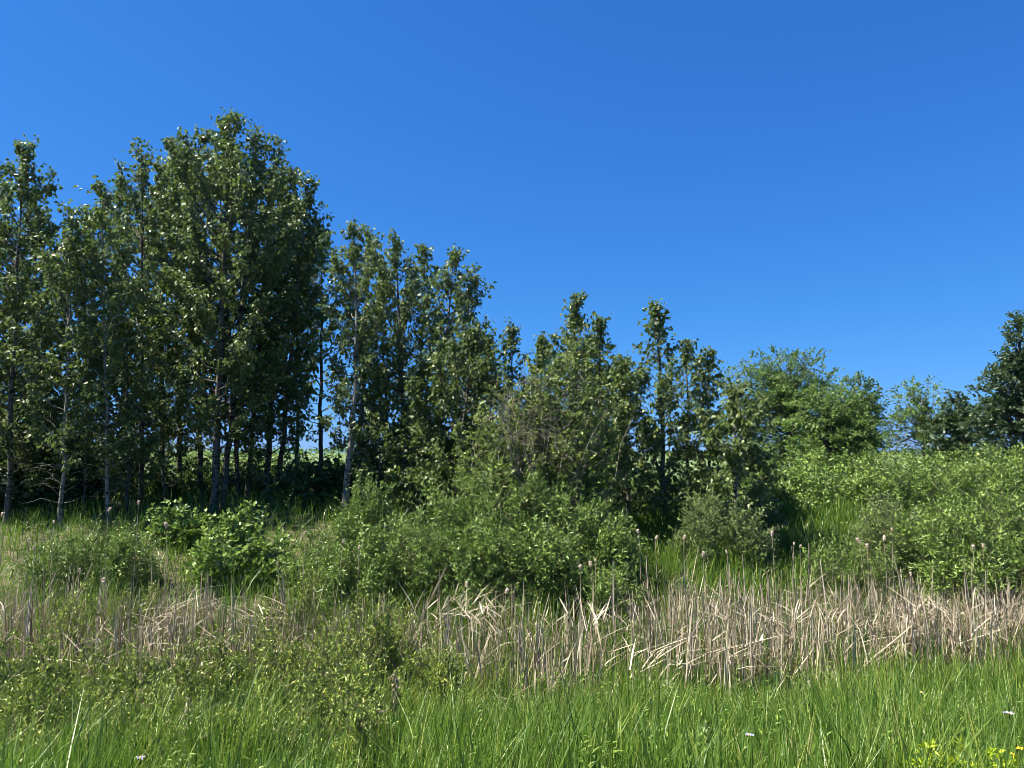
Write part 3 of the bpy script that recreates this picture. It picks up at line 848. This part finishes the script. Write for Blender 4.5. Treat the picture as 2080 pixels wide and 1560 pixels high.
def reed_variant(v):
    """Mesh data of one dead cattail: stalk, loose leaves, maybe a seed head."""
    r = np.random.default_rng(3000 + v)
    h = r.uniform(.75, 1.4)
    out = []
    c = np.stack([r.normal(0, .012, 5).cumsum(), r.normal(0, .012, 5).cumsum(), np.linspace(0, h, 5)], -1)
    w = np.array([.03, .028, .024, .018, .01]) * r.uniform(.75, 1.1)
    a = tubes(c[None], (w / 2)[None], 5, [r.uniform(.3, .9)])
    a[0][:, 1] *= .55
    b = strip(c + np.array([.008, -.008, 0]), w * .8, r.random(), (.9, .3, 0))
    out.append(('stalk', *join([a, b]), M_TAN))
    for k in range(r.integers(2, 4)):
        az = r.uniform(0, 6.283)
        d = np.array([math.cos(az), math.sin(az), 0])
        kind = r.random()
        z0 = r.uniform(.1, .4) * h
        if kind < .45:                                  # upright broken blade
            l = r.uniform(.4, .8)
            P = np.array([d * (l * .12 * t) + [0, 0, z0 + l * t] for t in np.linspace(0, 1, 4)])
        else:                                           # snapped and hanging over
            l1, l2 = r.uniform(.25, .55), r.uniform(.3, .7)
            el = r.uniform(-1.1, .35)
            k1 = d * (l1 * .15) + np.array([0, 0, z0 + l1])
            P = np.array([[0, 0, z0], d * (l1 * .06) + [0, 0, z0 + l1 * .55], k1 - [0, 0, .015], k1 + d * .02,
                          k1 + d * (l2 * .5 * math.cos(el)) + [0, 0, l2 * .5 * math.sin(el)], k1 + d * (l2 * math.cos(el)) + [0, 0, l2 * math.sin(el) - .04]])
        ww = np.linspace(1, .25, len(P)) * r.uniform(.011, .021)
        side = np.array([-d[1], d[0], 0]) * .8 + np.array([.3, 0, 0])
        out.append(('leaf', *strip(P, ww, r.uniform(.25, 1), nrm(side)), M_TAN))
    return out, h


G_R = 'dead cattails of the reed bed'
NV = 14
VARS = []
for v in range(NV):
    parts, h = reed_variant(v)
    data = []
    for nm, V, Fs, X, mt in parts:
        o = mesh(nm, V, Fs, mt, None, X)
        data.append((nm, o.data))
        bpy.data.objects.remove(o)
    VARS.append((data, h))
HEADS = []
for v in range(5):
    V, Fs, X = seed_head(np.random.default_rng(4000 + v))
    o = mesh('seed_head', V, Fs, M_FLUFF, None, X, smooth=False)
    HEADS.append(o.data)
    bpy.data.objects.remove(o)
HSTEMS = []
for v in range(4):                                     # tall bare flowering stems
    r = np.random.default_rng(4100 + v)
    c = np.stack([r.normal(0, .012, 6).cumsum(), r.normal(0, .012, 6).cumsum(), np.linspace(0, 1, 6)], -1)
    V, Fs, X = tubes(c[None], np.linspace(.006, .004, 6)[None], 5, [.6])
    o = mesh('stalk', V, Fs, M_TAN, None, X, smooth=True)
    HSTEMS.append((o.data, c[-1].copy()))
    bpy.data.objects.remove(o)


def part_copy(name, data, parent, loc=(0, 0, 0), scale=None, rot=None):
    o = bpy.data.objects.new(name, data)
    COL.objects.link(o)
    o.parent = parent
    o.location = loc
    if scale:
        o.scale = scale
    if rot:
        o.rotation_euler = rot
    return o


def front_edge(u):
    """Depth where the reed bed starts, by viewing direction u = x / y."""
    return np.interp(u, [-.8, -.5, -.2, -.08, .05, .15, .3, .45, .6, .75], [10.0, 9.8, 10.0, 9.3, 9.0, 9.2, 9.4, 10.2, 10.9, 11.2])


def back_edge(u):
    return np.interp(u, [-.8, -.5, -.2, .0, .1, .2, .3, .75], [13.3, 13.2, 12.6, 12.3, 12.6, 13.4, 13.7, 13.7])


def reed_spots(n, r, clump=.0):
    u = np.where(r.random(n) < .55, r.uniform(.18, .78, n), r.uniform(-.78, .2, n))
    thin = (u < -.06) & (u > -.3) & (r.random(n) < .45)
    u = np.where(thin, r.uniform(-.75, -.3, n), u)
    fe, be = front_edge(u), back_edge(u)
    y = fe + (be - fe) * r.random(n) ** .85 + r.normal(0, .22, n)
    return u * y, y


MARKS = [(60, 'at the left edge'), (190, 'below the pale saplings'), (310, 'below the sunlit willow clump'), (430, 'below the bramble clump'), (590, 'left of the low willow flank'),
         (760, 'below the low willow flank'), (900, 'by the rightmost scrub willow'), (1020, 'below the tall willow dome'), (1140, 'right of the tall willow dome'), (1260, 'below the rounded willow shoulder'),
         (1400, 'by the reed-edge willow'), (1520, 'below the grey-green willow'), (1640, 'below the grass slope'), (1760, 'below the low reed-bed willow'), (1880, 'below the brownish willow'), (2000, 'below the large edge willow'), (9999, 'at the right edge')]


def mark(px):
    return next(m for p, m in MARKS if px < p)


r = np.random.default_rng(77)
sx, sy = reed_spots(290, r)
for i in range(290):
    v = int(r.integers(NV))
    data, h = VARS[v]
    tilt = abs(r.normal(0, .11)) if r.random() < .82 else r.uniform(.35, .9)
    ta = r.uniform(0, 6.283)
    rx, ry = tilt * math.sin(ta), tilt * math.cos(ta)
    u = sx[i] / sy[i]
    scl = r.uniform(.8, 1.22)
    rz = r.uniform(0, 6.283)
    lx = math.cos(rz) * math.sin(ry) + math.sin(rz) * math.sin(rx)
    state = ('half fallen' if tilt > .34 else 'leaning left' if lx < -.09 else 'leaning right' if lx > .09 else 'upright')
    size = 'tall' if h * scl > 1.08 else 'short' if h * scl < .88 else 'medium'
    fd = (sy[i] - front_edge(u)) / max(back_edge(u) - front_edge(u), .1)
    row = 'front' if fd < .33 else 'middle' if fd < .67 else 'back'
    o = thing('dead_cattail', f'{size} {state} dead cattail {mark(1040 + F * u)}, {row} row', 'cattail', (sx[i], sy[i], gz(sx[i], sy[i]) - .04), G_R)
    o.rotation_euler = (rx, ry, rz)
    o.scale = (scl,) * 3
    for nm, dt in data:
        part_copy(nm, dt, o)

# cattails that still carry a fluffy seed head
HP = [(8, 1045, 12.6, 'at the left edge before the dark hollow'), (64, 1098, 12.4, 'left of a pair over the leftmost reeds'), (70, 1115, 12.0, 'right of a pair over the leftmost reeds'),
      (112, 1062, 13.0, 'at the foot of the slim sunlit stem'), (225, 1036, 13.0, 'tall in front of the second pale sapling'), (281, 1022, 13.2, 'tallest on the left, against dark grass'),
      (350, 1066, 13.0, 'left of the bramble clump'), (158, 1160, 11.6, 'low among the left reeds'), (197, 1178, 11.4, 'low in the left reeds before green grass'), (213, 1185, 11.2, 'lowest of the left reeds'),
      (617, 1083, 13.0, 'at the tip of the low left willow flank'), (682, 1102, 12.8, 'thin against the low willow flank'), (725, 1110, 12.7, 'pale against the low willow flank'),
      (955, 1190, 11.2, 'low in the central reeds'), (1026, 1202, 11.0, 'bent low in the central reeds'), (1175, 1152, 12.0, 'first of three over the central reeds'), (1203, 1148, 12.0, 'second of three over the central reeds'), (1207, 1138, 12.2, 'third of three over the central reeds'),
      (1303, 1082, 13.4, 'right of the central willow shoulder'), (1332, 1093, 13.2, 'fluffy right of the central willow shoulder'), (1387, 1093, 13.2, 'pale and upright before the grey-green willow'),
      (1431, 1126, 13.0, 'small at the left end of the right bed'), (1484, 1122, 13.0, 'small on the right bed before the grey-green willow'), (1569, 1086, 13.6, 'tall over the right bed against the grass slope'),
      (1601, 1104, 13.4, 'slim over the right bed against the grass slope'), (1621, 1110, 13.3, 'wide fluffy one before the low willow clump'), (1760, 1100, 13.4, 'upper of a pair before the brownish willow'), (1763, 1112, 13.2, 'lower of a pair before the brownish willow'),
      (1796, 1096, 13.5, 'before the gap between the right willows'), (1808, 1075, 13.6, 'highest before the brownish willow'), (1968, 1112, 13.2, 'left of a pair before the large edge willow'), (1989, 1110, 13.2, 'right of a pair before the large edge willow'), (1860, 1165, 12.4, 'low inside the right bed')]
for i, (px, py, D, where) in enumerate(HP):
    p = at(px, py, D)
    g = gz(p[0], p[1])
    hh = p[2] - g
    dt, tip = HSTEMS[i % 4]
    o = thing('seed_cattail', f'dead cattail with fluffy pale seed head, {where}', 'cattail', (p[0], p[1], g), 'cattails with seed heads')
    o.rotation_euler = (r.normal(0, .03), r.normal(0, .03), r.uniform(0, 6.283))
    part_copy('stalk', dt, o, (0, 0, 0), (1, 1, hh))
    s = r.uniform(.5, .85)
    part_copy('seed_head', HEADS[i % 5], o, (tip[0], tip[1], hh - .02), (s * 1.05, s * 1.05, s * r.uniform(.7, 1.0)), (r.normal(0, .25), r.normal(0, .25), r.uniform(0, 6)))

# thatch of fallen and smaller dead blades between the plants
def litter():
    r = np.random.default_rng(31)
    parts = []
    n = 9500
    x, y = reed_spots(n, r)
    keep = np.sin(x * 2.1 + 1) + np.sin(y * 2.9 + x * .8) + r.normal(0, .9, n) > -1.0
    x, y = x[keep], y[keep]
    n = len(x)
    P0 = np.stack([x, y, gz(x, y)], -1)
    up = r.random(n) < .68
    parts.append(blades(P0[up], r.uniform(0, 6.283, up.sum()), r.uniform(.3, 1.2, up.sum()), r.normal(0, .2, up.sum()), np.abs(r.normal(0, .15, up.sum())), r.uniform(.008, .025, up.sum()), 3,
                        np.clip(r.normal(.5, .32, up.sum()), 0, 1)))
    Q = P0[~up]
    k = len(Q)
    Q[:, 2] += .02 + .6 * r.random(k) ** 1.4
    parts.append(blades(Q, r.uniform(0, 6.283, k), .06 + .3 * r.random(k) ** 1.5, r.uniform(.6, 2.6, k), np.abs(r.normal(0, .7, k)), r.uniform(.008, .026, k), 3, np.clip(r.normal(.5, .33, k), 0, 1)))
    # tangled mats where blades have collapsed together
    for px, py, D, a0, c in [(q[0], q[1], q[2], q[3], int(q[4] * .45)) for q in [(340, 1240, 11.4, .3, 70), (300, 1265, 11.0, .1, 50), (1740, 1285, 11.5, 0, 90), (1800, 1275, 11.8, 3.1, 80), (1470, 1335, 10.0, .2, 60), (560, 1255, 11.3, 2.8, 50), (1320, 1350, 9.8, .4, 70),
                             (980, 1270, 10.6, 2.5, 80), (2040, 1262, 12.2, .1, 80), (1560, 1255, 11.3, 2.6, 70), (940, 1240, 11.0, 1.1, 70), (1210, 1260, 11, 1.6, 60), (1650, 1270, 11.2, 1, 70), (1900, 1250, 12, 2, 70)]]:
        p = at(px, py, D)
        q = p + r.normal(0, 1, (c, 3)) * np.array([.3, .25, .1])
        q[:, 2] = np.maximum(q[:, 2], gz(q[:, 0], q[:, 1]) + .02)
        parts.append(blades(q, a0 + r.normal(0, .5, c), r.uniform(.05, .3, c), r.uniform(.8, 3., c), np.abs(r.normal(0, .8, c)), r.uniform(.01, .026, c), 3, np.clip(r.normal(.65, .25, c), 0, 1)))
    V, Fs, X = join(parts)
    tag(mesh('dead_reed_litter', V, Fs, M_TAN, None, X), kind='stuff')


litter()

# fresh green cattail clumps among the dead ones
def reed_clumps():
    r = np.random.default_rng(41)
    spots = [(1640, 1245, 11.6), (1735, 1250, 11.5), (1560, 1290, 10.9), (1700, 1310, 10.6), (1815, 1240, 12.0), (965, 1240, 11.4), (1160, 1290, 10.6), (1345, 1285, 10.7), (1210, 1345, 9.9), (1195, 1350, 9.7), (1480, 1350, 9.9),
             (1600, 1360, 9.6), (1890, 1290, 11.2), (2040, 1300, 11.2), (1040, 1330, 10.0), (895, 1400, 9.0), (1340, 1250, 11.2), (1420, 1240, 11.6), (1520, 1215, 12.2), (1600, 1215, 12.3), (1770, 1215, 12.4), (1930, 1225, 12.4), (1080, 1260, 11.0), (1270, 1300, 10.5), (1400, 1330, 10.0), (1660, 1350, 9.9), (1550, 1375, 9.4), (1300, 1400, 9.0), (1120, 1390, 9.2), (1000, 1380, 9.3), (1760, 1350, 9.9), (440, 1215, 11.9), (130, 1225, 11.6), (700, 1330, 10.2), (250, 1235, 11.6), (320, 1340, 9.6), (1850, 1340, 9.9), (1980, 1350, 9.9)]
    for i, (px, py, D) in enumerate(spots):
        c = at(px, py, D)
        n = int(r.integers(16, 30))
        a = r.uniform(0, 6.283, n)
        rr = r.random(n) ** .5 * .22
        P = np.stack([np.cos(a) * rr, np.sin(a) * rr, np.zeros(n)], -1)
        g = gz(c[0], c[1])
        h = max(c[2] - g, .45) * r.uniform(.75, 1.25, n)
        V, Fs, X = blades(P, a, h, r.normal(.04, .06, n), np.abs(r.normal(.05, .08, n)), r.uniform(.011, .02, n), 4)
        u = c[0] / c[1]
        w = mark(px)
        sz = 'tall' if h.max() > .95 else 'short'
        o = mesh('green_cattail', V, Fs, M_REED, None, X, loc=(c[0], c[1], g))
        tag(o, f'{sz} tuft of fresh blue-green cattail blades {w}', 'cattail', 'fresh green cattail tufts')


reed_clumps()

# ------------------------------------------------------------------ grass
def grass():
    r = np.random.default_rng(51)
    parts = []

    def zone(n, y0, y1, h0, h1, w0, w1, S, curl, u0=-.8, u1=.8, dens=None, vlo=0., vhi=.95, pw=1.):
        y = y0 + (y1 - y0) * r.random(n) ** pw
        u = r.uniform(u0, u1, n)
        x = u * y
        if dens is not None:
            k = r.random(n) < dens(u, y)
            x, y, u = x[k], y[k], u[k]
        n = len(x)
        x = x + .06 * np.sin(y * 23 + x * 9)
        patch = .5 + .28 * np.sin(x * 1.7 + y * .9) * np.sin(y * 1.9 - x * .6 + 1) + .12 * np.sin(x * 5 + 2 * y)
        h = (h0 + (h1 - h0) * r.random(n) ** 1.4) * (.6 + .8 * patch)
        h *= np.interp(y - front_edge(u), [-2.2, -.6, 1.2, 4], [1, .62, .72, 1])
        az = r.uniform(0, 6.283, n) + .5 * np.sin(x * .9 + y * .5)
        v = np.clip(vlo + (vhi - vlo) * (.55 * r.random(n) + .45 * patch + r.normal(0, .05, n)), 0, .93)
        v = np.where(r.random(n) < .08 + .24 * np.exp(-((y - front_edge(u)) / 1.3) ** 2), 1.0, v)
        parts.append(blades(np.stack([x, y, gz(x, y) - .02], -1), az, h, np.abs(r.normal(0, .2, n)), np.abs(r.normal(0, curl, n)), r.uniform(w0, w1, n), S, v))
    left = lambda u, y: np.where((u < -.16) & (y > 5.8), .35, 1.)
    zone(47000, 3.0, 9.8, .25, .85, .006, .012, 3, .26, dens=left, pw=.8)
    zone(4000, 3.4, 9.0, .45, .85, .004, .008, 4, .7, dens=left)
    zone(13000, 3.6, 10.4, .45, .85, .009, .016, 3, .15, u0=-.6, dens=left, vlo=.0, vhi=.6)
    zone(22000, 8.8, 13.8, .3, 1.1, .007, .014, 3, .2)
    zone(14000, 13.6, 19.5, .35, .8, .010, .02, 3, .4, u0=.15, u1=.65)
    zone(22000, 13.2, 20.5, .3, .75, .010, .02, 2, .4)
    zone(11000, 20, 36, .4, .9, .02, .04, 2, .4)
    V, Fs, X = join(parts)
    tag(mesh('grass', V, Fs, M_GRASS, None, X), kind='stuff')
    # low broad-leaved weeds among the blades
    n = 950
    y = 3.3 + 6.5 * r.random(n)
    x = r.uniform(-.78, .78, n) * y
    x, y = np.repeat(x, 14), np.repeat(y, 14)
    hh = np.repeat(r.uniform(.2, .6, n), 14) * np.tile(np.linspace(.35, 1, 14), n)
    a = np.tile(np.arange(14) * 2.4, n) + r.normal(0, .4, n * 14)
    d = np.stack([np.cos(a), np.sin(a), r.uniform(.1, .9, n * 14)], -1)
    p = np.stack([x, y, gz(x, y) + hh], -1) + r.normal(0, .012, (n * 14, 3))
    V, Fs, X = leaves(p, d, np.stack([-np.cos(a) * .4, -np.sin(a) * .4, np.ones(n * 14)], -1), r.uniform(.035, .085, n * 14), r.uniform(.012, .028, n * 14), LANCE,
                      np.repeat(r.random(n), 14))
    tag(mesh('weeds', V, Fs, M_BRAMBLE, None, X), kind='stuff')
    # short dead stubble and leaf litter under the grass
    n = 9000
    y = 3.2 + 7 * r.random(n)
    x = r.uniform(-.8, .8, n) * y
    d = nrm(np.stack([r.normal(0, 1, n), r.normal(0, 1, n), r.normal(.3, .5, n)], -1))
    p = np.stack([x, y, gz(x, y) + r.uniform(.02, .22, n)], -1)
    V, Fs, X = leaves(p, d, runit(n, r) + [0, 0, .8], r.uniform(.06, .3, n), r.uniform(.005, .012, n), LANCE, np.clip(r.normal(.5, .3, n), 0, 1))
    tag(mesh('dead_grass_litter', V, Fs, M_TAN, None, X), kind='stuff')


grass()

# tussocks of long bright sedge
for i, (px, D, h, lab) in enumerate([(1822, 6.6, .95, 'bright yellow-green sedge tussock fountaining above the grass'), (2050, 7.2, .9, 'long arching sedge tussock at the right edge'),
                                     (300, 5.6, .9, 'sedge tussock with long arching blades below the left scrub'), (450, 5.4, .9, 'sedge tussock below the brown dead spike'), (905, 8.0, .85, 'golden-tinged sedge tussock at the scrub border'),
                                     (800, 8.2, .9, 'sedge tussock below the rightmost tall scrub willow'), (1075, 11.0, .7, 'bright green sedge tuft inside the central reeds'), (80, 5.2, .85, 'sedge tussock at the bottom left edge')]):
    r = np.random.default_rng(600 + i)
    c = at(px, 1300, D)
    n = 170
    a = r.uniform(0, 6.283, n)
    rr = r.random(n) ** .5 * .14
    V, Fs, X = blades(np.stack([np.cos(a) * rr, np.sin(a) * rr, np.zeros(n)], -1), a, h * r.uniform(.5, 1.1, n), np.abs(r.normal(.15, .1, n)), np.abs(r.normal(.35, .3, n)), r.uniform(.006, .011, n), 4,
                      np.clip(r.uniform(.7, .95, n), 0, .95))
    o = mesh('sedge_tussock', V, Fs, M_GRASS, None, X, loc=(c[0], D, gz(c[0], D) - .02))
    tag(o, lab, 'sedge', 'sedge tussocks')

# brown dead dock spikes and stubs
for i, (px, py, D, lab) in enumerate([(383, 1415, 6.6, 'brown withered spike drooping over the grass on the left'), (802, 1370, 7.6, 'brown upright dead stub at the edge of the scrub'), (768, 1440, 6.4, 'crumpled tan dead leaf bunch below the scrub')]):
    r = np.random.default_rng(700 + i)
    c = at(px, py, D)
    g = gz(c[0], D)
    h = c[2] - g
    root = thing('withered_spike', lab, 'dead plant', (c[0], D, g), 'withered spikes')
    P = np.array([[0, 0, 0], [.01, 0, h * .4], [.0, 0, h * .8], [.02, 0, h]])
    V, Fs, X = tubes(P[None], np.array([[.01, .009, .007, .004]]), 5, [.3])
    mesh('stem', V, Fs, M_TAN, root, X)
    n = 60
    z = h * r.uniform(.45, 1, n)
    a = r.uniform(0, 6.283, n)
    d = nrm(np.stack([np.cos(a) * .6, np.sin(a) * .6, r.normal(-.4, .5, n)], -1))
    V, Fs, X = leaves(np.stack([np.zeros(n), np.zeros(n), z], -1), d, runit(n, r), r.uniform(.04, .13, n), r.uniform(.012, .03, n), LANCE, r.uniform(0, .6, n))
    mesh('withered_leaves', V, Fs, M_TAN, root, X)['kind'] = 'stuff'

# ------------------------------------------------------------------ flowers
def flower(label, px, py, D, mat, n, L, W, name, group, seed, cup=.25):
    r = np.random.default_rng(seed)
    c = at(px, py, D)
    g = gz(c[0], D)
    h = c[2] - g
    root = thing(name, label, 'flower', (c[0], D, g), group)
    P = np.array([[.03, .02, 0], [.01, .01, h * .5], [0, 0, h]])
    V, Fs, X = tubes(P[None], np.array([[.004, .003, .0025]]), 5, [.5])
    mesh('stem', V, Fs, M_STEM, root, smooth=True)
    a = np.arange(n) * 2 * math.pi / n + r.normal(0, .12, n)
    for k in range(n):
        d = np.array([[math.cos(a[k]), math.sin(a[k]), cup + r.normal(0, .15)]])
        V, Fs, X = leaves(np.array([[0, 0, h]]), d, np.array([[0, -.3, 1.]]), np.array([L * r.uniform(.85, 1.1)]), np.array([W]), OVATE)
        mesh('petal', V, Fs, mat, root)
    t = np.linspace(0, 1, 4)
    V, Fs, X = tubes(np.array([[[0, 0, h - .004], [0, 0, h + .003], [0, 0, h + .009], [0, 0, h + .012]]]), np.array([[.004, .008, .006, .001]]), 7, [.5])
    mesh('flower_centre', V, Fs, M_YELLOW, root, smooth=True)


flower('lilac flower low in the grass at the bottom left', 285, 1540, 4.9, M_LILAC, 9, .034, .012, 'lilac_flower', 'lilac flowers', 1)
flower('lilac flower in grass near the silvery sprig', 1522, 1494, 5.3, M_LILAC, 8, .036, .014, 'lilac_flower', 'lilac flowers', 2)
flower('pale lilac flower close to the right edge', 2050, 1450, 5.6, M_LILAC, 8, .045, .017, 'lilac_flower', 'lilac flowers', 3)
flower('tiny whitish-lilac bud flower in grass beside the bright tussock', 1872, 1407, 6.0, M_LILAC, 6, .018, .01, 'lilac_flower', 'lilac flowers', 4)
flower('largest yellow flower at the bottom right corner', 2071, 1521, 4.4, M_YELLOW, 9, .022, .014, 'yellow_flower', 'yellow flowers', 5)
flower('yellow flower left of the largest in the corner', 2056, 1532, 4.4, M_YELLOW, 8, .015, .011, 'yellow_flower', 'yellow flowers', 6)
flower('small yellow flower lowest in the corner', 2066, 1545, 4.4, M_YELLOW, 8, .013, .010, 'yellow_flower', 'yellow flowers', 7)

# ------------------------------------------------------------------ far wood on the horizon
def far_wood():
    r = np.random.default_rng(91)
    n = 9000
    x = r.uniform(-520, 520, n)
    top = 3.2 + 1.6 * np.sin(x * .045) + 1.2 * np.sin(x * .13 + 1) + .8 * np.sin(x * .31)
    y = 430 + r.normal(0, 14, n)
    z = 1.8 + np.maximum(top, 1) * r.random(n) ** .6
    V, Fs, X = leaves(np.stack([x, y, z], -1), runit(n, r), runit(n, r) + [0, -.5, .6], r.uniform(1., 2.4, n), r.uniform(.8, 1.6, n), KITE)
    tag(mesh('far_wood', V, Fs, M_POPFAR, None, X), kind='stuff')


far_wood()
# things that still read alike are told apart by their order from left to right
ORD = 'first second third fourth fifth sixth seventh eighth ninth tenth'.split()
byl = {}
for o in COL.objects:
    if o.parent is None and o.get('label'):
        byl.setdefault(o['label'], []).append(o)
for lab, os_ in byl.items():
    if len(os_) > 1:
        for k, o in enumerate(sorted(os_, key=lambda q: q.location.x / q.location.y)):
            o['label'] = f'{lab}, {ORD[k] if k < 10 else k + 1} from left'
nt_ = sum(len(o.data.loops) - 2 * len(o.data.polygons) for o in bpy.data.objects if o.type == 'MESH')
print('triangles', nt_)
